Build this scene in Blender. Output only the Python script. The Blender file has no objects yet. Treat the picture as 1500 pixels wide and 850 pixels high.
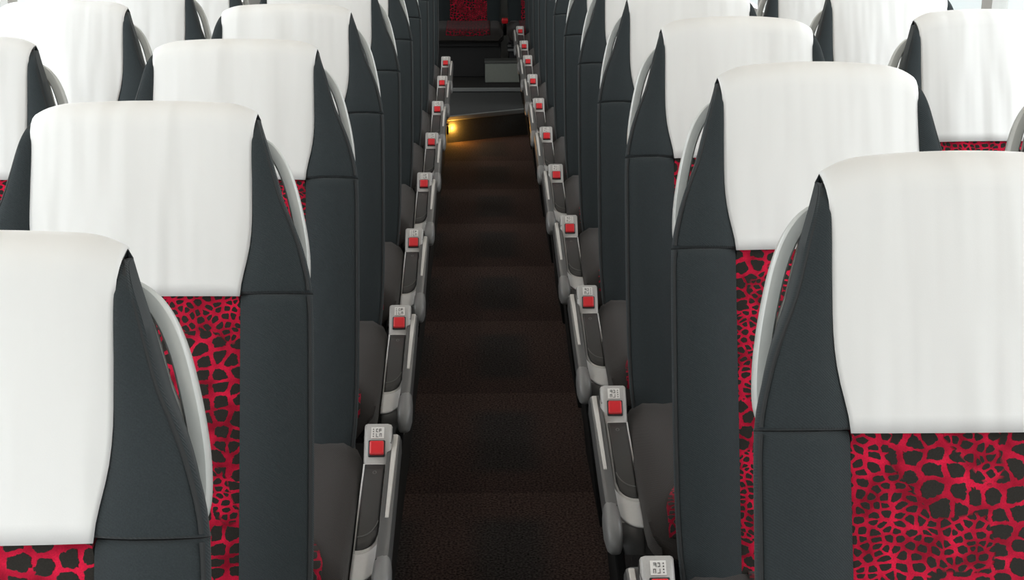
import bpy, bmesh, math
from mathutils import Vector, Matrix

scene = bpy.context.scene
COL = scene.collection
sin, cos, pi = math.sin, math.cos, math.pi

# ------------------------------------------------------------------ materials
def new_mat(name):
    m = bpy.data.materials.new(name); m.use_nodes = True
    nt = m.node_tree; b = nt.nodes['Principled BSDF']
    return m, nt, b

def node(nt, typ, **kw):
    n = nt.nodes.new(typ)
    for k, v in kw.items(): setattr(n, k, v)
    return n

def simple(name, col, rough=.5, metal=0, noise=0, nscale=200, bump=0, sheen=0, spec=None):
    m, nt, b = new_mat(name)
    b.inputs['Base Color'].default_value = (*col, 1)
    b.inputs['Roughness'].default_value = rough
    b.inputs['Metallic'].default_value = metal
    if spec is not None: b.inputs['Specular IOR Level'].default_value = spec
    if sheen:
        b.inputs['Sheen Weight'].default_value = sheen
        b.inputs['Sheen Roughness'].default_value = .5
    if noise or bump:
        tc = node(nt, 'ShaderNodeTexCoord'); nz = node(nt, 'ShaderNodeTexNoise')
        nz.inputs['Scale'].default_value = nscale; nz.inputs['Detail'].default_value = 3
        nt.links.new(tc.outputs['Object'], nz.inputs['Vector'])
        if noise:
            mx = node(nt, 'ShaderNodeMix', data_type='RGBA')
            mx.inputs['A'].default_value = (*[c*(1-noise) for c in col], 1)
            mx.inputs['B'].default_value = (*[min(1, c*(1+noise)) for c in col], 1)
            nt.links.new(nz.outputs['Fac'], mx.inputs['Factor'])
            nt.links.new(mx.outputs['Result'], b.inputs['Base Color'])
        if bump:
            bp = node(nt, 'ShaderNodeBump'); bp.inputs['Strength'].default_value = bump
            bp.inputs['Distance'].default_value = .002
            nt.links.new(nz.outputs['Fac'], bp.inputs['Height'])
            nt.links.new(bp.outputs['Normal'], b.inputs['Normal'])
    return m

def fabric(name, col, wscale=420):
    """dark twill cloth: fine diagonal weave plus mottling"""
    m, nt, b = new_mat(name)
    b.inputs['Roughness'].default_value = .92
    b.inputs['Specular IOR Level'].default_value = .15
    b.inputs['Sheen Weight'].default_value = .12
    tc = node(nt, 'ShaderNodeTexCoord')
    wv = node(nt, 'ShaderNodeTexWave', bands_direction='DIAGONAL')
    wv.inputs['Scale'].default_value = wscale/3; wv.inputs['Distortion'].default_value = 1.5
    wv.inputs['Detail'].default_value = 1
    nz = node(nt, 'ShaderNodeTexNoise'); nz.inputs['Scale'].default_value = wscale*1.6
    nz2 = node(nt, 'ShaderNodeTexNoise'); nz2.inputs['Scale'].default_value = 9
    for n in (wv, nz, nz2): nt.links.new(tc.outputs['Object'], n.inputs['Vector'])
    mx = node(nt, 'ShaderNodeMix', data_type='RGBA')
    mx.inputs['A'].default_value = (*[c*.62 for c in col], 1)
    mx.inputs['B'].default_value = (*[c*1.38 for c in col], 1)
    nt.links.new(nz.outputs['Fac'], mx.inputs['Factor'])
    m2 = node(nt, 'ShaderNodeMix', data_type='RGBA', blend_type='MULTIPLY')
    m2.inputs['Factor'].default_value = .35
    nt.links.new(mx.outputs['Result'], m2.inputs['A']); nt.links.new(nz2.outputs['Color'], m2.inputs['B'])
    nt.links.new(mx.outputs['Result'], b.inputs['Base Color'])
    bp = node(nt, 'ShaderNodeBump'); bp.inputs['Strength'].default_value = .35; bp.inputs['Distance'].default_value = .0008
    nt.links.new(wv.outputs['Fac'], bp.inputs['Height']); nt.links.new(bp.outputs['Normal'], b.inputs['Normal'])
    return m

def cover_mat():
    """white vinyl-like headrest cloth with soft vertical folds"""
    m, nt, b = new_mat('white_cover_cloth')
    b.inputs['Base Color'].default_value = (.80, .80, .785, 1)
    b.inputs['Roughness'].default_value = .55
    b.inputs['Specular IOR Level'].default_value = .35
    tc = node(nt, 'ShaderNodeTexCoord'); oi = node(nt, 'ShaderNodeObjectInfo')
    mp = node(nt, 'ShaderNodeMapping'); mp.inputs['Scale'].default_value = (12, 1.7, 1.7)
    add = node(nt, 'ShaderNodeVectorMath', operation='ADD')
    cmb = node(nt, 'ShaderNodeCombineXYZ')
    mul = node(nt, 'ShaderNodeMath', operation='MULTIPLY'); mul.inputs[1].default_value = 17
    nt.links.new(oi.outputs['Random'], mul.inputs[0])
    nt.links.new(mul.outputs[0], cmb.inputs['X'])
    nt.links.new(tc.outputs['Object'], mp.inputs['Vector'])
    nt.links.new(mp.outputs['Vector'], add.inputs[0]); nt.links.new(cmb.outputs[0], add.inputs[1])
    nz = node(nt, 'ShaderNodeTexNoise'); nz.inputs['Scale'].default_value = 1; nz.inputs['Detail'].default_value = 2
    nz.inputs['Roughness'].default_value = .45
    nt.links.new(add.outputs[0], nz.inputs['Vector'])
    bp = node(nt, 'ShaderNodeBump'); bp.inputs['Strength'].default_value = .9; bp.inputs['Distance'].default_value = .024
    nt.links.new(nz.outputs['Fac'], bp.inputs['Height'])
    fn = node(nt, 'ShaderNodeTexNoise'); fn.inputs['Scale'].default_value = 900
    nt.links.new(tc.outputs['Object'], fn.inputs['Vector'])
    bp2 = node(nt, 'ShaderNodeBump'); bp2.inputs['Strength'].default_value = .12; bp2.inputs['Distance'].default_value = .0006
    nt.links.new(fn.outputs['Fac'], bp2.inputs['Height']); nt.links.new(bp.outputs['Normal'], bp2.inputs['Normal'])
    nt.links.new(bp2.outputs['Normal'], b.inputs['Normal'])
    return m

def croc_mat(name, axes='XZ', red=(.50, .009, .040), dark=(.026, .024, .021)):
    """red net pattern around dark cells of changing size (moquette)"""
    m, nt, b = new_mat(name)
    L = nt.links.new
    b.inputs['Roughness'].default_value = .9; b.inputs['Specular IOR Level'].default_value = .1
    b.inputs['Sheen Weight'].default_value = .1
    tc = node(nt, 'ShaderNodeTexCoord'); oi = node(nt, 'ShaderNodeObjectInfo')
    sp = node(nt, 'ShaderNodeSeparateXYZ'); L(tc.outputs['Object'], sp.inputs[0])
    cb = node(nt, 'ShaderNodeCombineXYZ')
    L(sp.outputs[axes[0]], cb.inputs['X']); L(sp.outputs[axes[1]], cb.inputs['Y'])
    mul = node(nt, 'ShaderNodeMath', operation='MULTIPLY'); mul.inputs[1].default_value = 3
    L(oi.outputs['Random'], mul.inputs[0])
    off = node(nt, 'ShaderNodeVectorMath', operation='ADD')
    L(cb.outputs[0], off.inputs[0]); L(mul.outputs[0], off.inputs[1])
    # slight warp so that rows wander
    wn = node(nt, 'ShaderNodeTexNoise'); wn.inputs['Scale'].default_value = 14; wn.inputs['Detail'].default_value = 2
    L(off.outputs[0], wn.inputs['Vector'])
    ws = node(nt, 'ShaderNodeVectorMath', operation='SCALE'); ws.inputs['Scale'].default_value = .022
    L(wn.outputs['Color'], ws.inputs[0])
    wa = node(nt, 'ShaderNodeVectorMath', operation='ADD'); L(off.outputs[0], wa.inputs[0]); L(ws.outputs[0], wa.inputs[1])
    # ragged edge
    rn = node(nt, 'ShaderNodeTexNoise'); rn.inputs['Scale'].default_value = 200; rn.inputs['Detail'].default_value = 2
    L(off.outputs[0], rn.inputs['Vector'])
    def cells(sx, sy, rnd, lo, hi):
        mp = node(nt, 'ShaderNodeMapping'); mp.inputs['Scale'].default_value = (sx, sy, 1)
        L(wa.outputs[0], mp.inputs['Vector'])
        v = node(nt, 'ShaderNodeTexVoronoi', voronoi_dimensions='2D', feature='DISTANCE_TO_EDGE')
        v.inputs['Scale'].default_value = 1; v.inputs['Randomness'].default_value = rnd
        L(mp.outputs['Vector'], v.inputs['Vector'])
        ad = node(nt, 'ShaderNodeMath', operation='MULTIPLY_ADD'); ad.inputs[1].default_value = .34; ad.inputs[2].default_value = -.17
        L(rn.outputs['Fac'], ad.inputs[0])
        sm = node(nt, 'ShaderNodeMath', operation='ADD'); L(v.outputs['Distance'], sm.inputs[0]); L(ad.outputs[0], sm.inputs[1])
        v2 = node(nt, 'ShaderNodeTexVoronoi', voronoi_dimensions='2D', feature='F1')
        v2.inputs['Scale'].default_value = 1; v2.inputs['Randomness'].default_value = rnd
        L(mp.outputs['Vector'], v2.inputs['Vector'])
        rd = node(nt, 'ShaderNodeMath', operation='MULTIPLY_ADD'); rd.inputs[1].default_value = -.42; rd.inputs[2].default_value = .155
        L(v2.outputs['Distance'], rd.inputs[0])
        s2 = node(nt, 'ShaderNodeMath', operation='ADD'); L(sm.outputs[0], s2.inputs[0]); L(rd.outputs[0], s2.inputs[1]); sm = s2
        mr = node(nt, 'ShaderNodeMapRange', interpolation_type='SMOOTHSTEP')
        mr.inputs['From Min'].default_value = lo; mr.inputs['From Max'].default_value = hi
        L(sm.outputs[0], mr.inputs['Value'])
        return mr.outputs['Result']
    big = cells(40, 50, .66, .09, .13)
    small = cells(74, 100, .9, .12, .17)
    mk = node(nt, 'ShaderNodeTexNoise'); mk.inputs['Scale'].default_value = 7; mk.inputs['Detail'].default_value = 1
    L(off.outputs[0], mk.inputs['Vector'])
    mr = node(nt, 'ShaderNodeMapRange'); mr.inputs['From Min'].default_value = .52; mr.inputs['From Max'].default_value = .53
    L(mk.outputs['Fac'], mr.inputs['Value'])
    mf = node(nt, 'ShaderNodeMix', data_type='FLOAT')
    L(mr.outputs['Result'], mf.inputs['Factor']); L(big, mf.inputs['A']); L(small, mf.inputs['B'])
    fib = node(nt, 'ShaderNodeTexNoise'); fib.inputs['Scale'].default_value = 700
    L(tc.outputs['Object'], fib.inputs['Vector'])
    rc = node(nt, 'ShaderNodeMix', data_type='RGBA')
    rc.inputs['A'].default_value = (*[c*.55 for c in red], 1); rc.inputs['B'].default_value = (*[min(1, c*1.35) for c in red], 1)
    L(fib.outputs['Fac'], rc.inputs['Factor'])
    dc = node(nt, 'ShaderNodeMix', data_type='RGBA')
    dc.inputs['A'].default_value = (*[c*.5 for c in dark], 1); dc.inputs['B'].default_value = (*[c*1.5 for c in dark], 1)
    L(fib.outputs['Fac'], dc.inputs['Factor'])
    vn = node(nt, 'ShaderNodeTexNoise'); vn.inputs['Scale'].default_value = 32; L(off.outputs[0], vn.inputs['Vector'])
    vr = node(nt, 'ShaderNodeMapRange'); vr.inputs['From Min'].default_value = .35; vr.inputs['From Max'].default_value = .68
    vr.inputs['To Min'].default_value = .5; vr.inputs['To Max'].default_value = 1.45
    L(vn.outputs['Fac'], vr.inputs['Value'])
    rv = node(nt, 'ShaderNodeMix', data_type='RGBA', blend_type='MULTIPLY'); rv.inputs['Factor'].default_value = 1
    L(rc.outputs['Result'], rv.inputs['A']); L(vr.outputs['Result'], rv.inputs['B']); rc = rv
    mx = node(nt, 'ShaderNodeMix', data_type='RGBA')
    L(mf.outputs['Result'], mx.inputs['Factor']); L(rc.outputs['Result'], mx.inputs['A']); L(dc.outputs['Result'], mx.inputs['B'])
    L(mx.outputs['Result'], b.inputs['Base Color'])
    iv = node(nt, 'ShaderNodeMath', operation='SUBTRACT'); iv.inputs[0].default_value = 1; L(mf.outputs['Result'], iv.inputs[1])
    bp = node(nt, 'ShaderNodeBump'); bp.inputs['Strength'].default_value = .8; bp.inputs['Distance'].default_value = .003
    bp.invert = True
    L(iv.outputs[0], bp.inputs['Height']); L(bp.outputs['Normal'], b.inputs['Normal'])
    return m

def carpet_mat():
    m, nt, b = new_mat('aisle_carpet')
    L = nt.links.new
    b.inputs['Roughness'].default_value = .97; b.inputs['Specular IOR Level'].default_value = .08
    tc = node(nt, 'ShaderNodeTexCoord')
    sp = node(nt, 'ShaderNodeSeparateXYZ'); L(tc.outputs['Object'], sp.inputs[0])
    def wave(out, period, phase, width, soft):
        # 1 inside a band of the given width, repeating with the period
        a = node(nt, 'ShaderNodeMath', operation='MULTIPLY_ADD'); a.inputs[1].default_value = 1/period; a.inputs[2].default_value = phase
        L(out, a.inputs[0])
        f = node(nt, 'ShaderNodeMath', operation='FRACT'); L(a.outputs[0], f.inputs[0])
        s = node(nt, 'ShaderNodeMath', operation='SUBTRACT'); L(f.outputs[0], s.inputs[0]); s.inputs[1].default_value = .5
        ab = node(nt, 'ShaderNodeMath', operation='ABSOLUTE'); L(s.outputs[0], ab.inputs[0])
        r = node(nt, 'ShaderNodeMapRange', interpolation_type='SMOOTHSTEP')
        r.inputs['From Min'].default_value = width/2-soft; r.inputs['From Max'].default_value = width/2+soft
        r.inputs['To Min'].default_value = 1; r.inputs['To Max'].default_value = 0
        L(ab.outputs[0], r.inputs['Value'])
        return r.outputs['Result']
    bx = wave(sp.outputs['X'], .36, .306, .54, .14)
    by = wave(sp.outputs['Y'], .80, .4375, .60, .06)
    both = node(nt, 'ShaderNodeMath', operation='MULTIPLY'); L(bx, both.inputs[0]); L(by, both.inputs[1])
    sq = node(nt, 'ShaderNodeMix', data_type='RGBA')
    sq.inputs['A'].default_value = (.078, .053, .047, 1); sq.inputs['B'].default_value = (.050, .044, .042, 1)
    L(both.outputs[0], sq.inputs['Factor'])
    nz = node(nt, 'ShaderNodeTexNoise'); nz.inputs['Scale'].default_value = 150; nz.inputs['Detail'].default_value = 3
    L(tc.outputs['Object'], nz.inputs['Vector'])
    r2 = node(nt, 'ShaderNodeMapRange'); r2.inputs['From Min'].default_value = .3; r2.inputs['From Max'].default_value = .72
    r2.inputs['To Min'].default_value = .15; r2.inputs['To Max'].default_value = 1.9
    L(nz.outputs['Fac'], r2.inputs['Value'])
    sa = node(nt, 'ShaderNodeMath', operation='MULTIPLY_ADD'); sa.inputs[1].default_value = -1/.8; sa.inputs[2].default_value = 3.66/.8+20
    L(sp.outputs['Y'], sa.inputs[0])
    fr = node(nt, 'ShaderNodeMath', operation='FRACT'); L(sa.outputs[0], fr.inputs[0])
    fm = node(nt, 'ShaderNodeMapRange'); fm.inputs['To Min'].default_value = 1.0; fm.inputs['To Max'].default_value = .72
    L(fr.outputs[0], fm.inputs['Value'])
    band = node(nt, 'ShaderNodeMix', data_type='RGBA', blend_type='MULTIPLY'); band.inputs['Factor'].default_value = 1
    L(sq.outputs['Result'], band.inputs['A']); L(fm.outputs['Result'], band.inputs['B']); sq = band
    ml = node(nt, 'ShaderNodeMix', data_type='RGBA', blend_type='MULTIPLY'); ml.inputs['Factor'].default_value = 1
    L(sq.outputs['Result'], ml.inputs['A']); L(r2.outputs['Result'], ml.inputs['B'])
    L(ml.outputs['Result'], b.inputs['Base Color'])
    bp = node(nt, 'ShaderNodeBump'); bp.inputs['Strength'].default_value = .7; bp.inputs['Distance'].default_value = .004
    L(nz.outputs['Fac'], bp.inputs['Height']); L(bp.outputs['Normal'], b.inputs['Normal'])
    return m

def glass_mat():
    m = bpy.data.materials.new('window_glass'); m.use_nodes = True
    nt = m.node_tree; nt.nodes.clear()
    o = node(nt, 'ShaderNodeOutputMaterial'); t = node(nt, 'ShaderNodeBsdfTransparent'); g = node(nt, 'ShaderNodeBsdfGlossy')
    t.inputs['Color'].default_value = (.97, .98, .98, 1); g.inputs['Roughness'].default_value = .02
    mx = node(nt, 'ShaderNodeMixShader'); mx.inputs['Fac'].default_value = .06
    nt.links.new(t.outputs[0], mx.inputs[1]); nt.links.new(g.outputs[0], mx.inputs[2]); nt.links.new(mx.outputs[0], o.inputs['Surface'])
    return m

def emit_mat(name, col, s):
    m = bpy.data.materials.new(name); m.use_nodes = True
    nt = m.node_tree; nt.nodes.clear()
    o = node(nt, 'ShaderNodeOutputMaterial'); e = node(nt, 'ShaderNodeEmission')
    e.inputs['Color'].default_value = (*col, 1); e.inputs['Strength'].default_value = s
    nt.links.new(e.outputs[0], o.inputs['Surface'])
    return m

M = dict(
    cover=cover_mat(),
    fabric=fabric('charcoal_cloth', (.031, .0385, .0415)),
    piping=simple('charcoal_piping', (.020, .022, .023), .8),
    cushion=fabric('cushion_cloth', (.033, .029, .027)),
    croc=croc_mat('red_net_moquette', 'XZ'),
    croc_seat_shaded=croc_mat('red_net_seat_moquette_shaded', 'XY', red=(.26, .005, .022)),  # same moquette, its red darkened to stand for shade on the cushions
    shell=simple('grey_shell_plastic', (.50, .51, .49), .35, noise=.05, nscale=60),
    handle=simple('grey_handle_plastic', (.56, .58, .56), .32, noise=.05, nscale=60),
    body=simple('armrest_grey_plastic', (.41, .398, .382), .26, noise=.08, nscale=300),
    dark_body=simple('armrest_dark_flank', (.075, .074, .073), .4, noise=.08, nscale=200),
    rim=simple('armrest_light_rim', (.78, .77, .75), .28, noise=.04, nscale=200),
    plate=simple('brushed_silver', (.86, .86, .86), .32, 0, noise=.05, nscale=120),
    pad=simple('armrest_dark_pad', (.045, .044, .043), .45, noise=.12, nscale=250),
    pad_mark=simple('pad_mark_grey', (.16, .16, .155), .5),
    red=simple('red_button_plastic', (.72, .022, .030), .32, noise=.05, nscale=90),
    black=simple('black_plastic', (.014, .014, .015), .45, noise=.1, nscale=120),
    matt_black=simple('matt_black_trim', (.012, .012, .012), .9, noise=.3, nscale=200, spec=.1),
    cover_dark=simple('side_cover_dark', (.085, .085, .084), .38, noise=.08, nscale=200),
    label=simple('silver_label', (.72, .70, .67), .4, noise=.05, nscale=300),
    ink=simple('label_print', (.06, .055, .055), .6),
    cover_grey=simple('side_cover_grey', (.19, .19, .188), .38, noise=.06, nscale=200),
    strip=simple('side_cover_strip', (.55, .53, .50), .35, noise=.05, nscale=200),
    steel=simple('dark_frame_steel', (.05, .05, .052), .45, .5, noise=.1, nscale=80),
    carpet=carpet_mat(),
    platform=simple('platform_carpet', (.012, .011, .011), .95, noise=.4, nscale=260, bump=.6),
    stepcarpet=simple('step_carpet', (.050, .053, .053), .95, noise=.55, nscale=170, bump=.8),
    nosing=simple('step_nosing_grey', (.23, .24, .24), .5, noise=.1, nscale=120),
    wall=simple('wall_panel_grey', (.55, .55, .53), .7, noise=.04, nscale=60),
    ceiling=simple('ceiling_lining', (.72, .71, .68), .85, noise=.03, nscale=80),
    box=simple('box_grey', (.26, .28, .25), .6, noise=.08, nscale=90),
    boxlid=simple('box_lid_grey', (.10, .105, .10), .4, noise=.08, nscale=90),
    glass=glass_mat(),
    lit=emit_mat('lit_diffuser', (1, .93, .82), 6.5),
    amber=emit_mat('amber_lamp', (1, .36, .03), 6),
)

# ------------------------------------------------------------------ mesh helpers
class MB:
    def __init__(self): self.v = []; self.f = []; self.mi = []; self.cur = 0
    def add(self, vs, fs):
        o = len(self.v); self.v += [tuple(p) for p in vs]
        for f in fs: self.f.append([o+i for i in f]); self.mi.append(self.cur)
    def loft(self, rows, closed=True, caps=True):
        n = len(rows[0]); vs = [p for r in rows for p in r]; fs = []
        for i in range(len(rows)-1):
            for j in range(n if closed else n-1):
                a = i*n+j; b = i*n+(j+1) % n
                fs.append((a, b, b+n, a+n))
        if closed and caps:
            fs.append(tuple(range(n))[::-1]); fs.append(tuple((len(rows)-1)*n+j for j in range(n)))
        self.add(vs, fs)
    def box(self, x0, x1, y0, y1, z0, z1):
        self.add([(x0, y0, z0), (x1, y0, z0), (x1, y1, z0), (x0, y1, z0), (x0, y0, z1), (x1, y0, z1), (x1, y1, z1), (x0, y1, z1)],
                 [(0, 3, 2, 1), (4, 5, 6, 7), (0, 1, 5, 4), (1, 2, 6, 5), (2, 3, 7, 6), (3, 0, 4, 7)])
    def tube(self, pts, r, n=6):
        rows = []
        pts = [Vector(p) for p in pts]
        for i, p in enumerate(pts):
            t = (pts[min(i+1, len(pts)-1)]-pts[max(i-1, 0)]).normalized()
            a = t.cross(Vector((0, 1, .3))).normalized(); b = t.cross(a)
            rows.append([p+a*r*cos(2*pi*k/n)+b*r*sin(2*pi*k/n) for k in range(n)])
        self.loft(rows)
    def prism(self, poly, z0, z1):
        n = len(poly)
        self.add([(x, y, z0) for x, y in poly]+[(x, y, z1) for x, y in poly],
                 [tuple(range(n))[::-1], tuple(range(n, 2*n))]+[(i, (i+1) % n, n+(i+1) % n, n+i) for i in range(n)])
    def build(self, name, mats, parent=None, flip=1, smooth=True, bevel=0, solid=0, sub=0):
        me = bpy.data.meshes.new(name)
        me.from_pydata([(p[0]*flip, p[1], p[2]) for p in self.v], [], self.f)
        if not isinstance(mats, (list, tuple)): mats = [mats]
        for m in mats: me.materials.append(m)
        for p, i in zip(me.polygons, self.mi): p.material_index = i
        bm = bmesh.new(); bm.from_mesh(me)
        if solid == 0: bmesh.ops.recalc_face_normals(bm, faces=bm.faces)
        else: bmesh.ops.recalc_face_normals(bm, faces=bm.faces)
        bm.to_mesh(me); bm.free()
        o = bpy.data.objects.new(name, me); COL.objects.link(o)
        if smooth:
            for p in me.polygons: p.use_smooth = True
            me.set_sharp_from_angle(angle=math.radians(42))
        if solid:
            md = o.modifiers.new('thickness', 'SOLIDIFY'); md.thickness = solid; md.offset = 0
        if bevel:
            md = o.modifiers.new('edges', 'BEVEL'); md.width = bevel; md.segments = 2; md.limit_method = 'ANGLE'
        if sub:
            md = o.modifiers.new('smooth', 'SUBSURF'); md.levels = sub; md.render_levels = sub
        if parent: o.parent = parent
        return o

def thing(name, label, cat, loc=(0, 0, 0), group=None):
    o = bpy.data.objects.new(name, None); COL.objects.link(o)
    o.location = loc; o.empty_display_size = .1
    o['label'] = label; o['category'] = cat
    if group: o['group'] = group
    return o

def tag(o, label, cat, group=None):
    o['label'] = label; o['category'] = cat
    if group: o['group'] = group
    return o

def structure(o): o['kind'] = 'structure'; return o

def copy_tree(o, parent=None):
    c = o.copy(); COL.objects.link(c)
    if parent: c.parent = parent
    for ch in list(o.children): copy_tree(ch, c)
    return c

def interp(tab, x):
    if x <= tab[0][0]: return tab[0][1]
    for i, ((a, fa), (b, fb)) in enumerate(zip(tab, tab[1:])):
        if x <= b:
            # monotone-ish cubic (Catmull-Rom tangents)
            h = b-a; t = (x-a)/h
            ma = (fb-tab[i-1][1])/(b-tab[i-1][0]) if i > 0 else (fb-fa)/h
            j = i+2
            mb = (tab[j][1]-fa)/(tab[j][0]-a) if j < len(tab) else (fb-fa)/h
            t2, t3 = t*t, t*t*t
            return (2*t3-3*t2+1)*fa+(t3-2*t2+t)*h*ma+(-2*t3+3*t2)*fb+(t3-t2)*h*mb
    return tab[-1][1]

def lin(a, b, n): return [a+(b-a)*i/(n-1) for i in range(n)]

# ------------------------------------------------------------------ coach seat
RECLINE = math.radians(21)
W_TAB = [(-.05, .246), (.03, .256), (.15, .261), (.45, .261), (.56, .258), (.62, .245), (.66, .231), (.70, .214), (.74, .202), (.78, .191), (.82, .178), (.845, .170)]
C_TAB = [(.545, .149), (.57, .152), (.62, .163), (.66, .167), (.72, .167), (.78, .167), (.845, .171)]
SEAM = .556
C_RED = .150
TOP_R = .050
def half_w(s): return interp(W_TAB, s)
def half_c(s): return interp(C_TAB, s)
def front_drop(s):            # the pad rolls back near the top edge
    s0 = .786
    if s <= s0: return 0
    return -(TOP_R-math.sqrt(max(0, TOP_R**2-min(TOP_R, s-s0)**2)))

def make_seat(name, label, side, armrest=True, grab=True, cushion_z=.455, group=None, rear=False, dt=0.0, dome=.010):
    """side = +1: aisle lies on +x of the seat, -1: on -x. Origin: on the floor under the back of the cushion."""
    root = thing(name, label, 'seat', group=group)
    O = Vector((0, .02, cushion_z-.015))
    T = Vector((0, sin(RECLINE), cos(RECLINE))); N = Vector((0, -cos(RECLINE), sin(RECLINE)))
    def P(u, s, n):
        if s > .6: s += dt*(s-.6)/.25
        q = O+T*s+N*n; return (u, q.y, q.z)

    # headrest cover ---------------------------------------------------------
    mb = MB(); rows = []
    NU = 29
    us = [sin(t)*.55+(.45*t/(pi/2)) for t in lin(-pi/2, pi/2, NU)]
    def s_top(h): return .858+dome-dome*h*h-.012*max(0, (abs(h)-.72)/.28)**2.2
    def bulge(h): return .022*(1-abs(h)**2.6)
    def cover_row(kind, t):
        r = []
        for h in us:
            st = s_top(h); b = bulge(h)
            if kind == 'front':
                s1 = st-TOP_R; s = (SEAM-.006)+(s1-SEAM+.006)*t
                g = .55+.45*sin(min(1, t*1.25)*pi/2)
                n = b*g-.003
                c = half_c(s)
            elif kind == 'arc':
                rn = .057+b/2; a = t*pi
                s = st-TOP_R+TOP_R*sin(a); n = -.057+b/2-.0015+rn*cos(a)
                c = half_c(min(s, .83))*(1-.13*max(0, t-.35)/.65)
            else:
                s = (st-TOP_R)*(1-t)+.60*t; n = -.116; c = half_c(s)*.87
            r.append(P(h*c, s, n))
        return r
    for t in lin(0, 1, 14): rows.append(cover_row('front', t))
    for t in lin(0, 1, 13)[1:-1]: rows.append(cover_row('arc', t))
    for t in lin(0, 1, 6): rows.append(cover_row('back', t))
    mb.loft(rows, closed=False)
    cov = mb.build('headrest_cover', M['cover'], root, solid=.005)
    cov['label'] = 'white cloth headrest cover' if not rear else 'pale headrest cover'

    # centre panel --------------------------------------------------------------
    mb = MB(); rows = []
    for s in lin(-.03, .585, 22):
        r = []
        cr_ = C_RED+.002 if s < .55 else half_c(max(s, .56))-.006
        for h in lin(-1, 1, 15):
            r.append(P(h*cr_, s, .012*(1-abs(h)**3)*(.6+.4*sin(s/.58*pi))-.008))
        r += [P(C_RED, s, -.085), P(-C_RED, s, -.085)]
        rows.append(r)
    mb.loft(rows)
    p = mb.build('centre_panel', M['croc'], root); p['label'] = 'red and dark grey net-patterned centre panel'

    # bolsters and wings -----------------------------------------------------------
    def section(s, c, w, puff, dn, depth=.082):
        k = max(.0005, w-c)
        d = front_drop(s)+dn
        f = min(1, k/.09)
        return [P(c-.004, s, -.03+min(d, 0)*.4), P(c, s, d-.006), P(c+k*.12, s, d+.002*f), P(c+k*.35, s, d+puff*f), P(c+k*.65, s, d+puff*.9*f),
                P(c+k*.86, s, d+puff*.4*f), P(w-.004*f, s, d-.003), P(w, s, d-.010*f-.001), P(w-.005*f, s, (d-depth)/2), P(w-.012*f, s, -depth+.006), P(w-.018*f, s, -depth), P(c-.004, s, -depth)]
    for sg in (1, -1):
        fl = sg
        mb = MB(); rows = []
        for i, s in enumerate([.5535, .5545, .557, .563]+lin(.575, .78, 14)+lin(.79, .836, 9)):
            dn = (-.012, -.005, -.001, 0)[i] if i < 4 else 0
            rows.append(section(s, half_c(s)-.003, half_w(s), .012, dn, .082-.027*max(0, (s-.72)/.116)))
        # the wing runs out into a sharp point at the corner of the cover
        base = rows[-1]; apex = Vector(P(half_c(.845)-.002, .845, -.044))
        for t in (.45, .8, 1):
            rows.append([tuple(Vector(q)*(1-t)+(apex+(Vector(q)-apex)*.04)*t) for q in base])
        mb.loft(rows)
        wing = mb.build('headrest_wing', M['fabric'], root, flip=fl)
        mb = MB()
        mb.tube([(lambda q: q)(P(half_w(s)-.005, s, front_drop(s)-.001)) for s in lin(.558, .83, 20)], .0028)
        mb.build('piping', M['piping'], wing, flip=fl)
        mb = MB(); rows = []
        for i, s in enumerate([-.04, .0]+lin(.04, .535, 14)+[.543, .549, .5525]):
            dn = {18: -.008, 17: -.004, 16: -.001}.get(i, 0)
            rows.append(section(s, C_RED, half_w(s), .014, dn))
        mb.loft(rows)
        bol = mb.build('side_bolster', M['fabric'], root, flip=fl)
        mb = MB()
        mb.tube([P(half_w(s)-.005, s, -.001) for s in lin(-.03, .55, 20)], .0028)
        mb.build('piping', M['piping'], bol, flip=fl)

    # back shell -------------------------------------------------------------------
    mb = MB(); rows = []
    SH = [(-.06, -.012), (.52, -.012), (.60, -.004), (.64, .003), (.72, .004), (.79, .003), (.83, -.012)]
    for s in lin(-.06, .825, 24):
        w = half_w(s)-.011+interp(SH, s)
        bk = .112 if s > .6 else .122
        pts = [(w-.004, -.079), (w, -.082), (w, -.088), (w-.012, -.100), (w-.05, -bk)]
        r = [P(u, s, n) for u, n in pts]+[P(0, s, -bk-.002)]+[P(-u, s, n) for u, n in reversed(pts)]
        rows.append(r)
    mb.loft(rows)
    mb.build('back_shell', M['shell'], root)

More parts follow.
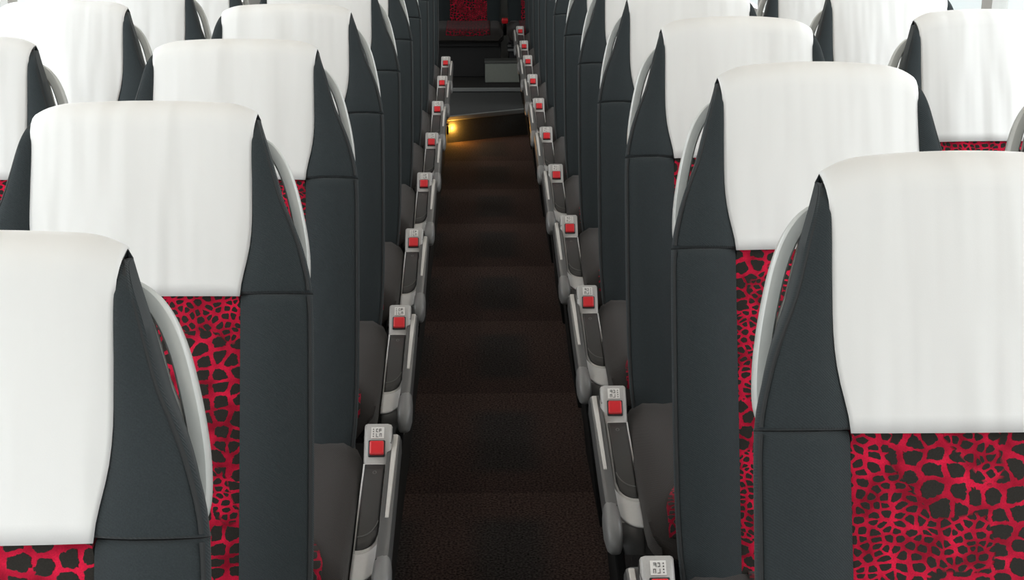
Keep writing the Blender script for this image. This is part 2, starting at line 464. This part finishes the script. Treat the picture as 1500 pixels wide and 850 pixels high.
    # grab handle on the aisle shoulder ------------------------------------------------
    if grab:
        path = [(.145, .812), (.165, .806), (.183, .793), (.199, .770), (.2120, .738), (.2220, .70), (.2300, .66), (.2350, .62), (.2350, .58), (.226, .552)]
        mb = MB(); rows = []
        for i in range(len(path)*4-3):
            k = i/4; j = min(int(k), len(path)-2); f = k-j
            def cr(c):
                p0 = path[max(j-1, 0)][c]; p1 = path[j][c]; p2 = path[j+1][c]; p3 = path[min(j+2, len(path)-1)][c]
                return .5*((2*p1)+(-p0+p2)*f+(2*p0-5*p1+4*p2-p3)*f*f+(-p0+3*p1-3*p2+p3)*f**3)
            def pos(kk):
                jj = min(int(kk), len(path)-2); ff = kk-jj
                return path[jj][0]+(path[jj+1][0]-path[jj][0])*ff, path[jj][1]+(path[jj+1][1]-path[jj][1])*ff
            u, s = cr(0), cr(1)
            a, b2 = pos(max(0, k-.5)), pos(min(len(path)-1, k+.5))
            du, ds = b2[0]-a[0], b2[1]-a[1]; l = math.hypot(du, ds); nu, ns = -ds/l, du/l   # in-plane normal (towards the seat / away)
            r = []
            hw, hd = .0100, .014
            for q in range(12):
                an = 2*pi*q/12; ca, sa = cos(an), sin(an)
                e = .55
                x = hw*math.copysign(abs(ca)**e, ca); y = hd*math.copysign(abs(sa)**e, sa)
                r.append(P(u+nu*x, s+ns*x, -.088+y))
            rows.append(r)
        mb.loft(rows)
        mb.build('grab_handle', M['handle'], root, flip=side)

    # cushion ------------------------------------------------------------------------
    HW = .274
    def top(u, y):
        e = abs(u)/HW
        z = cushion_z-.016*(1-e**2)*1.0
        z -= .012*max(0, (-y-.05)/.5)
        t = max(0, (-y-.43)/.10); z -= .035*t*t
        return z
    mb = MB(); rows = []
    for y in [.07, .065, .05, .025]+lin(-.02, -.40, 9)+[-.44, -.48, -.505, -.522, -.53]:
        ins = 0
        if y > -.02: ins = .05-math.sqrt(max(0, .05**2-(min(.05, y+.02 if y < .03 else .05))**2)) if False else .035*((y+.02)/.09)**2
        fr = max(0, (-y-.48)/.05); low = .10+.0*fr
        hw = HW-ins-.02*fr*fr
        r = []
        for h in lin(-1, 1, 19):
            u = h*(hw-.008); z = top(u, y)-(.028*max(0, (abs(h)-.82)/.18)**2)-.030*fr*fr-.02*max(0, (y-.03)/.04)
            r.append((u, y, z))
        r += [(hw, y, cushion_z-.05-.03*fr), (hw, y, cushion_z-.10), (hw-.02, y, cushion_z-.125+.02*fr), (-hw+.02, y, cushion_z-.125+.02*fr), (-hw, y, cushion_z-.10), (-hw, y, cushion_z-.05-.03*fr)]
        rows.append(r)
    mb.loft(rows)
    cu = mb.build('seat_cushion', M['cushion'], root)
    mb = MB(); rows = []
    for y in lin(.03, -.518, 24):
        ub = max(.14, min(.240, .215+(-.40-y)*.40)) if not rear else .17
        fr = max(0, (-y-.48)/.05)
        rows.append([(h*ub, y, top(h*ub, y)-(.028*max(0, (abs(h*ub)/(HW-.008)-.82)/.18)**2)-.030*fr*fr+.0025) for h in lin(-1, 1, 17)])
    mb.loft(rows, closed=False)
    si = mb.build('seat_insert', M['croc_seat_shaded'], cu, solid=.004); si['label'] = 'red net-patterned seat centre'

    # base -----------------------------------------------------------------------------
    mb = MB()
    zc = cushion_z-.125
    if rear: mb.box(-.255, .255, -.40, .04, 0, zc)
    mb.box(-.24, .24, -.44, .02, zc-.035, zc)
    for x in (() if rear else (-.17, .17)):
        mb.loft([[(x-.02, -.34, 0), (x+.02, -.34, 0), (x+.02, -.02, 0), (x-.02, -.02, 0)],
                 [(x-.02, -.34, .02), (x+.02, -.34, .02), (x+.02, -.02, .02), (x-.02, -.02, .02)],
                 [(x-.014, -.26, .05), (x+.014, -.26, .05), (x+.014, -.10, .05), (x-.014, -.10, .05)],
                 [(x-.014, -.30, zc-.035), (x+.014, -.30, zc-.035), (x+.014, -.06, zc-.035), (x-.014, -.06, zc-.035)]])
    mb.build('seat_base', M['black'] if rear else M['steel'], root, bevel=.004, smooth=False)

    # armrest with recline button -----------------------------------------------------------
    if armrest:
        UC = .305 if side > 0 else .299
        prof = [(.012, .470), (.004, .490), (-.006, .494), (-.030, .476), (-.062, .440), (-.085, .430), (-.15, .4185), (-.25, .3955), (-.335, .3745), (-.385, .366), (-.415, .355), (-.432, .338), (-.438, .315)]
        zoff = cushion_z-.455
        prof = [(y, z+zoff) for y, z in prof]
        # arc-length sampler of the top line
        L = [0]
        for a, b in zip(prof, prof[1:]): L.append(L[-1]+math.hypot(b[0]-a[0], b[1]-a[1]))
        ty = list(zip(L, [p[0] for p in prof])); tz = list(zip(L, [p[1] for p in prof]))
        def at(a, h=0):
            y, z = interp(ty, a), interp(tz, a); e = .002
            dy, dz = interp(ty, a+e)-interp(ty, a-e), interp(tz, a+e)-interp(tz, a-e)
            l = math.hypot(dy, dz) or 1
            ny, nz = dz/l, -dy/l
            return y+ny*h, z+nz*h
        LEN = L[-1]
        A0 = L[2]                                    # where the tilted head face begins
        mb = MB(); rows = []
        for a in lin(0, LEN, 40):
            y, z = at(a); y2, z2 = at(a, -.075 if a > .03 and a < LEN-.09 else -.045)
            hw = .0285 if a < A0+.085 else .0275
            rr = []
            for (uu, t) in ((-hw, .12), (-hw+.002, .04), (-hw+.006, 0), (hw-.010, 0), (hw-.003, .05), (hw, .16), (hw, .6), (hw-.002, 1), (-hw+.002, 1), (-hw, .6)):
                rr.append((UC+uu, y+(y2-y)*t, z+(z2-z)*t))
            rows.append(rr)
        mb.loft(rows)
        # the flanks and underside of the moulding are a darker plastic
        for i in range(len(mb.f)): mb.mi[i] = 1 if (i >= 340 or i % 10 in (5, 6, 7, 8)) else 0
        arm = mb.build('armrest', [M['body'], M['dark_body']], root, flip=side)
        arm['label'] = 'grey aisle armrest with red recline button'
        def patch(name, mat, u0, u1, a0, a1, h, thick, na=14, nu=9, bev=0, mats=None):
            m2 = MB(); rows = []
            for i in range(na):
                f = i/(na-1); r = []
                for u in lin(u0, u1, nu):
                    fu = (u-u0)/(u1-u0)
                    a = a0(fu)+(a1(fu)-a0(fu))*f
                    y, z = at(a, h); r.append((UC+u, y, z))
                rows.append(r)
            m2.loft(rows, closed=False)
            return m2, m2.build(name, mat, arm, flip=side, solid=thick, bevel=bev)
        curve = lambda fu: math.sqrt(max(0, 1-fu**2.4))     # 1 on the cushion side, 0 on the aisle side
        H0 = A0+.092
        patch('pad_rim', M['rim'], -.0275, .0195, lambda f: H0-.004, lambda f: H0+.215+.055*curve(f), .0005, .003)
        _, pad = patch('armrest_pad', M['pad'], -.0240, .0160, lambda f: H0, lambda f: H0+.205+.052*curve(f), .0025, .004)
        # raised crescent and small marks on the pad
        m2 = MB(); pts = []
        for t in lin(0, 1, 14):
            a = H0+.165+.058*curve(.15+.83*t)
            y, z = at(a, .0045); pts.append((UC-.022+.036*t, y, z))
        m2.tube(pts, .0016)
        m2.build('pad_ridge', M['pad_mark'], arm, flip=side)
        m2 = MB(); ring = []
        for q in range(13):
            an = 2*pi*q/12; y, z = at(H0+.026+.005*sin(an), .0047); ring.append((UC-.003+.0035*cos(an), y, z))
        m2.tube(ring, .0007, 5)
        m2.build('pad_marking', M['pad_mark'], arm, flip=side)
        patch('end_plate', M['plate'], -.0275, .0265, lambda f: H0+.190+.078*curve(f), lambda f: min(LEN-.006, H0+.275+.070*curve(f)), .0012, .004, na=18)
        # label plate with its print
        m2 = MB()
        def slab(m2, u0, u1, a0, a1, h0, h1):
            ps = []
            for h in (h0, h1):
                for u, a in ((u0, a0), (u1, a0), (u1, a1), (u0, a1)):
                    y, z = at(a, h); ps.append((UC+u, y, z))
            m2.add(ps, [(0, 1, 2, 3), (4, 7, 6, 5), (0, 4, 5, 1), (1, 5, 6, 2), (2, 6, 7, 3), (3, 7, 4, 0)])
        l0 = A0+.008
        slab(m2, -.014, .012, l0, l0+.024, .0002, .0016)
        m2.cur = 1
        for (u0, u1, a0, a1) in ((-.004, .000, .004, .005), (-.004, -.003, .004, .011), (-.004, .000, .010, .011), (.002, .007, .004, .0052), (.002, .003, .004, .011), (.002, .007, .007, .008),
                                 (-.004, -.003, .014, .021), (-.004, .001, .0205, .0215), (.003, .004, .014, .021), (.003, .007, .014, .015), (.0065, .0075, .014, .021)):
            slab(m2, u0, u1, l0+a0, l0+a1, .0017, .0022)
        for q in range(4): slab(m2, -.0105, -.0085, l0+.004+.005*q, l0+.006+.005*q, .0017, .0022)
        m2.build('label_plate', [M['label'], M['ink']], arm, flip=side, smooth=False)
        m2 = MB(); slab(m2, -.0190, .0150, l0+.028, l0+.063, -.001, .0035)
        m2.build('button_bezel', M['black'], arm, flip=side, bevel=.0025, smooth=False)
        m2 = MB(); slab(m2, -.0160, .0125, l0+.031, l0+.060, .000, .0095)
        m2.build('recline_button', M['red'], arm, flip=side, bevel=.003, smooth=False)

        # outer side cover beside the armrest, with its rounded front cap
        mb = MB(); rows = []
        for (y, zt) in ((.02, .462), (-.02, .458), (-.10, .444), (-.22, .424), (-.33, .408), (-.40, .402)):
            zt += zoff; zb = zt-.062; u0, u1 = .324, .349
            rows.append([(u0, y, zt), (u1-.010, y, zt), (u1-.003, y, zt-.004), (u1, y, zt-.014), (u1, y, zb+.02), (u1-.006, y, zb), (u0, y, zb)])
        mb.loft(rows)
        sc = mb.build('side_cover', M['cover_dark'], root, flip=side)
        mb = MB()
        ya, za, yb, zb = .012, .465, -.27, .419
        mb.loft([[(.332, ya, za+zoff-.006), (.343, ya, za+zoff-.006), (.343, ya, za+zoff), (.332, ya, za+zoff)],
                 [(.333, yb, zb+zoff-.006), (.340, yb, zb+zoff-.006), (.340, yb, zb+zoff), (.333, yb, zb+zoff)]])
        mb.build('cover_strip', M['strip'], sc, flip=side, bevel=.0015, smooth=False)
        mb = MB(); rows = []
        for (y, zt, zb, u0, u1) in ((-.385, .402, .345, .322, .350), (-.395, .404, .340, .320, .353), (-.44, .400, .335, .319, .354), (-.475, .390, .338, .320, .352), (-.492, .376, .344, .324, .348), (-.497, .364, .352, .330, .342)):
            zt += zoff; zb += zoff; mz = (zt+zb)/2; hz = (zt-zb)/2; mu = (u0+u1)/2; hu = (u1-u0)/2
            rows.append([(mu+hu*math.copysign(abs(cos(q))**.6, cos(q)), y, mz+hz*math.copysign(abs(sin(q))**.6, sin(q))) for q in [2*pi*k/16 for k in range(16)]])
        mb.loft(rows)
        mb.build('end_cap', M['cover_grey'], sc, flip=side)
        mb = MB(); mb.loft([[(.270, y, 0), (.292, y, 0), (.334, y, zt-.07), (.316, y, zt-.07)] for y, zt in ((.01, .458+zoff), (-.20, .427+zoff), (-.46, .402+zoff))])
        mb.build('lower_panel', M['matt_black'], sc, flip=side, bevel=.004, smooth=False)
    return root

PLAT = .18
L_ROWS = [.97, 1.765, 2.58, 3.375, 4.167, 5.0, 5.81, 6.65, 7.51, 8.32]
R_ROWS = [.42, 1.22, 2.01, 2.785, 3.54, 4.33, 5.14, 5.94, 6.73, 7.56, 8.37, 9.12, 10.0]
LX, RX, LWX, RWX = -.518, .581, -1.117, 1.24
ORD = ['nearest', 'second', 'third', 'fourth', 'fifth', 'sixth', 'seventh', 'eighth', 'ninth', 'tenth', 'eleventh', 'twelfth', 'thirteenth']

def place_row(proto, items):
    first = True
    for (x, y, z, label) in items:
        o = proto if first else copy_tree(proto)
        first = False
        o.location = (x, y, z); o['label'] = label

seat_left = make_seat('aisle_seat', 'x', 1, dt=-.007, dome=.005, group='seats along the left side of the aisle')
items = []
for i, y in enumerate(L_ROWS):
    lab = ('white-topped aisle seat cut off by the bottom left corner' if i == 0 else
           'last seat on the left of the aisle, just before the amber-lit rear step' if i == len(L_ROWS)-1 else
           'white-topped seat with armrest on the left of the aisle, %s from the camera' % ORD[i])
    items.append((LX-(.007 if i == 0 else 0), y, PLAT, lab))
place_row(seat_left, items)
seat_right = make_seat('aisle_seat', 'x', -1, dt=.012, group='seats along the right side of the aisle')
items = []
for i, y in enumerate(R_ROWS):
    lab = ('seat at the bottom right corner of which only a grey handle shows' if i == 0 else
           'large white-topped aisle seat with red panel, cut off by the right edge' if i == 1 else
           'last seat on the right of the aisle, beside the grey box on the rear step' if i == len(R_ROWS)-1 else
           'white-topped seat with armrest on the right of the aisle, %s whole one from the camera' % ORD[i-1])
    items.append((RX-(.010 if i == 1 else 0), y, PLAT, lab))
place_row(seat_right, items)
win_left = make_seat('window_seat', 'x', 1, dome=.006, armrest=False, group='seats along the left windows')
place_row(win_left, [(LWX, 2.59, PLAT, 'white-topped window seat at the left picture edge, nearest by the left windows'),
                     (LWX-.005, 3.41, PLAT, 'second white-topped window seat by the left windows, in the top left corner'),
                     (LWX, 4.19, PLAT, 'third white-topped window seat by the left windows, seen between two nearer seats'),
                     (LWX, 5.0, PLAT, 'fourth window seat by the left windows, a sliver at the top edge')])
win_right = make_seat('window_seat', 'x', -1, dt=.010, armrest=False, group='seats along the right windows')
place_row(win_right, [(RWX-.065, 2.05, PLAT, 'window seat at the right edge of which only a curved grey handle shows'),
                      (RWX-.025, 2.96, PLAT, 'white-topped window seat in the top right corner, red pattern showing below its cover'),
                      (RWX-.058, 3.68, PLAT, 'white-topped window seat by the right windows, behind the one in the top right corner'),
                      (RWX-.05, 4.47, PLAT, 'farthest window seat by the right windows, a white patch at the top edge')])

# ------------------------------------------------------------------ rear bench seats, box, grille, lamp
rear_seat = make_seat('rear_seat', 'red and black seat at the far end of the aisle', 1, armrest=False, grab=False, cushion_z=.40, rear=True)
BZ = .20
rear_seat.location = (-.10, 11.14, BZ)
rear_seat['label'] = 'middle back-row seat with red centre facing down the aisle'
r2 = copy_tree(rear_seat); r2.location = (.475, 11.14, BZ)
r2['label'] = 'back-row seat beside the middle one, mostly hidden by the right-hand seats'
for o, g in ((rear_seat, 'back row seats'), (r2, 'back row seats')): o['group'] = g

bk = thing('seat_belt_buckle', 'red seat belt buckle standing between the two back-row seats', 'buckle', (.189, 10.93, .60))
mb = MB(); mb.tube([(0, .05, -.10), (0, .02, -.04), (0, 0, -.005)], .012, 8); mb.build('stalk', M['black'], bk)
mb = MB(); mb.loft([[(-.022, -.02, -.006), (.022, -.02, -.006), (.022, .02, -.006), (-.022, .02, -.006)], [(-.026, -.026, .02), (.026, -.026, .02), (.026, .022, .024), (-.026, .022, .024)], [(-.022, -.022, .032), (.022, -.022, .032), (.022, .018, .036), (-.022, .018, .036)]])
mb.build('press_button', M['red'], bk, bevel=.003)

bx = thing('storage_box', 'grey box standing on the rear step at the end of the aisle', 'box', (.165, 10.50, .20))
mb = MB(); mb.box(-.135, .135, -.07, .09, 0, .145); mb.build('box_body', M['box'], bx, bevel=.006, smooth=False)
mb = MB(); mb.box(-.139, .139, -.075, .094, .145, .165); mb.build('lid', M['boxlid'], bx, bevel=.005, smooth=False)

# slatted grey grille on the front of that seat's base
mb = MB(); mb.box(-.272, -.160, -.412, -.398, .195, .259); gb = mb.build('vent_grille', M['black'], r2, bevel=.002, smooth=False)
gb['label'] = 'grey slatted vent grille'
for k in range(2):
    mb = MB(); z = .201+.034*k; y = -.408
    mb.loft([[(-.268, y-.02, z), (-.268, y-.004, z+.012), (-.268, y-.004, z+.018), (-.268, y-.024, z+.006)], [(-.164, y-.02, z), (-.164, y-.004, z+.012), (-.164, y-.004, z+.018), (-.164, y-.024, z+.006)]])
    mb.build('slat', M['nosing'], gb, smooth=False)

lamp = thing('step_lamp', 'amber step lamp glowing at the left foot of the rear step', 'lamp', (-.222, 9.03, .10))
mb = MB(); mb.box(-.016, .004, -.045, .045, -.03, .03); mb.build('housing', M['black'], lamp, bevel=.004, smooth=False)
mb = MB(); mb.loft([[(.004, -.036+0*k, -.02), (.004, .036, -.02), (.004, .036, .02), (.004, -.036, .02)] if k == 0 else [(.010, -.028, -.013), (.010, .028, -.013), (.010, .028, .013), (.010, -.028, .013)] for k in (0, 1)])
mb.build('lens', M['amber'], lamp)
ld = bpy.data.lights.new('step_lamp_light', 'POINT'); ld.energy = 4; ld.color = (1, .45, .06); ld.shadow_soft_size = .02
lo = bpy.data.objects.new('bulb', ld); COL.objects.link(lo); lo.parent = lamp; lo.location = (.03, .03, 0)

# ------------------------------------------------------------------ the coach itself
X0, X1, YF, YB, ZC = -1.42, 1.56, -2.6, 11.75, 2.22
AL, AR = -.232, .330
mb = MB(); mb.box(AL-.02, AR+.02, YF, 9.35, -.05, 0); f = structure(mb.build('floor', M['carpet'], smooth=False))
mb = MB(); mb.box(X0, AL, YF, 9.35, -.05, PLAT); structure(mb.build('floor_platform_left', M['platform'], smooth=False))
mb = MB(); mb.box(AR, X1, YF, 10.16, -.05, PLAT); structure(mb.build('floor_platform_right', M['platform'], smooth=False))
mb = MB(); mb.prism([(AL, 9.05), (AR, 9.37), (AR, 10.16), (AL, 10.16)], -.05, .172)
mb.prism([(X0, 9.35), (AL, 9.35), (AL, 10.16), (X0, 10.16)], -.05, .172)
structure(mb.build('floor_rear_step', M['stepcarpet'], smooth=False))
mb = MB(); mb.prism([(AL+.002, 9.043), (AR-.002, 9.363), (AR-.002, 9.393), (AL+.002, 9.073)], .150, .180)
structure(mb.build('trim_1', M['nosing'], smooth=False, bevel=.004))
mb = MB(); mb.box(AL, AR-.002, 10.14, 10.165, .176, .203); structure(mb.build('trim_2', M['nosing'], smooth=False, bevel=.004))
mb = MB(); mb.box(X0, X1, 10.16, YB, -.05, .198); structure(mb.build('floor_rear_platform', M['platform'], smooth=False))
# ceiling, back and front walls
mb = MB(); mb.box(X0-.05, X1+.05, YF, YB, ZC, ZC+.05); structure(mb.build('ceiling', M['ceiling'], smooth=False))
mb = MB(); mb.box(X0, X1, YB, YB+.05, 0, ZC); structure(mb.build('wall_back', M['wall'], smooth=False))
# side walls with window openings (sill 1.02, head 1.98)
SILL, HEAD = 1.0, 2.02
PILL = [-2.6, -1.0, .75, 2.5, 4.25, 6.0, 7.75, 9.5, 11.75]
nwin = 0
for sd, xa, xb in (('left', X0-.05, X0), ('right', X1, X1+.05)):
    mb = MB()
    mb.box(xa, xb, YF, YB, -.05, SILL); mb.box(xa, xb, YF, YB, HEAD, ZC)
    for y in PILL: mb.box(xa, xb, max(YF, y-.045), min(YB, y+.045), SILL, HEAD)
    mb.box(xa, xb, 9.5, YB, SILL, HEAD)  # unseen last window bay, walled up to cut the light at the rear
    structure(mb.build('wall_'+sd, M['wall'], smooth=False))
    for a, b in zip(PILL[:-1], PILL[1:-1]):
        nwin += 1
        xm = (xa+xb)/2
        mb = MB(); mb.box(xm-.003, xm+.003, a+.045, b-.045, SILL, HEAD)
        structure(mb.build('window_%d' % nwin, M['glass'], smooth=False))
# windscreen behind the camera
mb = MB(); mb.box(X0, X1, YF-.05, YF, -.05, .95); mb.box(X0, X1, YF-.05, YF, 2.05, ZC)
mb.box(X0, X0+.06, YF-.05, YF, .95, 2.05); mb.box(X1-.06, X1, YF-.05, YF, .95, 2.05)
structure(mb.build('wall_front', M['wall'], smooth=False))
nwin += 1
mb = MB(); mb.box(X0+.06, X1-.06, YF-.03, YF-.024, .95, 2.05); structure(mb.build('window_%d' % nwin, M['glass'], smooth=False))

# ceiling light strips above the seats (lit)
for k, x in enumerate((-.62, .76)):
    mb = MB(); mb.box(x-.08, x+.08, YF+.3, 9.4, ZC-.022, ZC); structure(mb.build('ceiling_light_rail', M['nosing'], smooth=False, bevel=.004))
    mb = MB(); mb.box(x-.06, x+.06, YF+.35, 9.35, ZC-.028, ZC-.021); structure(mb.build('ceiling_light_diffuser', M['lit'], smooth=False))

# ------------------------------------------------------------------ daylight
w = bpy.data.worlds.new('daylight'); scene.world = w; w.use_nodes = True
nt = w.node_tree; nt.nodes.clear()
out = node(nt, 'ShaderNodeOutputWorld'); bg = node(nt, 'ShaderNodeBackground')
tc = node(nt, 'ShaderNodeTexCoord'); sp = node(nt, 'ShaderNodeSeparateXYZ'); cr = node(nt, 'ShaderNodeValToRGB')
mr = node(nt, 'ShaderNodeMapRange'); mr.inputs['From Min'].default_value = -1; mr.inputs['From Max'].default_value = 1
nt.links.new(tc.outputs['Generated'], sp.inputs[0]); nt.links.new(sp.outputs['Z'], mr.inputs['Value']); nt.links.new(mr.outputs['Result'], cr.inputs['Fac'])
e = cr.color_ramp.elements
e[0].position = 0; e[0].color = (.16, .16, .155, 1)
e[1].position = 1; e[1].color = (.97, .98, 1.0, 1)
for p, c in ((.47, (.22, .24, .24, 1)), (.50, (.58, .60, .60, 1)), (.54, (.97, .985, 1, 1)), (.70, (.96, .985, 1, 1))):
    q = e.new(p); q.color = c
nt.links.new(cr.outputs['Color'], bg.inputs['Color']); bg.inputs['Strength'].default_value = 6.0
nt.links.new(bg.outputs[0], out.inputs['Surface'])

def portal(name, loc, rot, sx, sy):
    d = bpy.data.lights.new(name, 'AREA'); d.shape = 'RECTANGLE'; d.size = sx; d.size_y = sy
    d.cycles.is_portal = True
    o = bpy.data.objects.new(name, d); COL.objects.link(o); o.location = loc; o.rotation_euler = rot
zm, hh = (SILL+HEAD)/2, HEAD-SILL
portal('portal_left', (X0+.01, (YF+9.5)/2, zm), (0, -pi/2, 0), hh, 9.5-YF)
portal('portal_right', (X1-.01, (YF+9.5)/2, zm), (0, pi/2, 0), hh, 9.5-YF)
portal('portal_front', ((X0+X1)/2, YF+.01, 1.5), (pi/2, 0, 0), X1-X0, 1.1)

# ------------------------------------------------------------------ camera
f_px = 2000.0
th = math.atan(615/f_px); ph = math.atan(47*cos(th)/f_px)
cd = bpy.data.cameras.new('camera'); cd.sensor_width = 36; cd.sensor_fit = 'HORIZONTAL'; cd.lens = 36*f_px/1500
cam = bpy.data.objects.new('camera', cd); COL.objects.link(cam)
cam.location = (0, 0, 1.75); cam.rotation_euler = (pi/2-th, 0, -ph); cd.clip_start = .05
scene.camera = cam

vs = scene.view_settings
vs.view_transform = 'Standard'; vs.look = 'None'; vs.exposure = -0.34; vs.gamma = 1; vs.use_curve_mapping = False
scene.cycles.max_bounces = 8; scene.cycles.diffuse_bounces = 5; scene.cycles.transparent_max_bounces = 8
scene.cycles.caustics_reflective = False; scene.cycles.caustics_refractive = False
scene.cycles.use_denoising = True
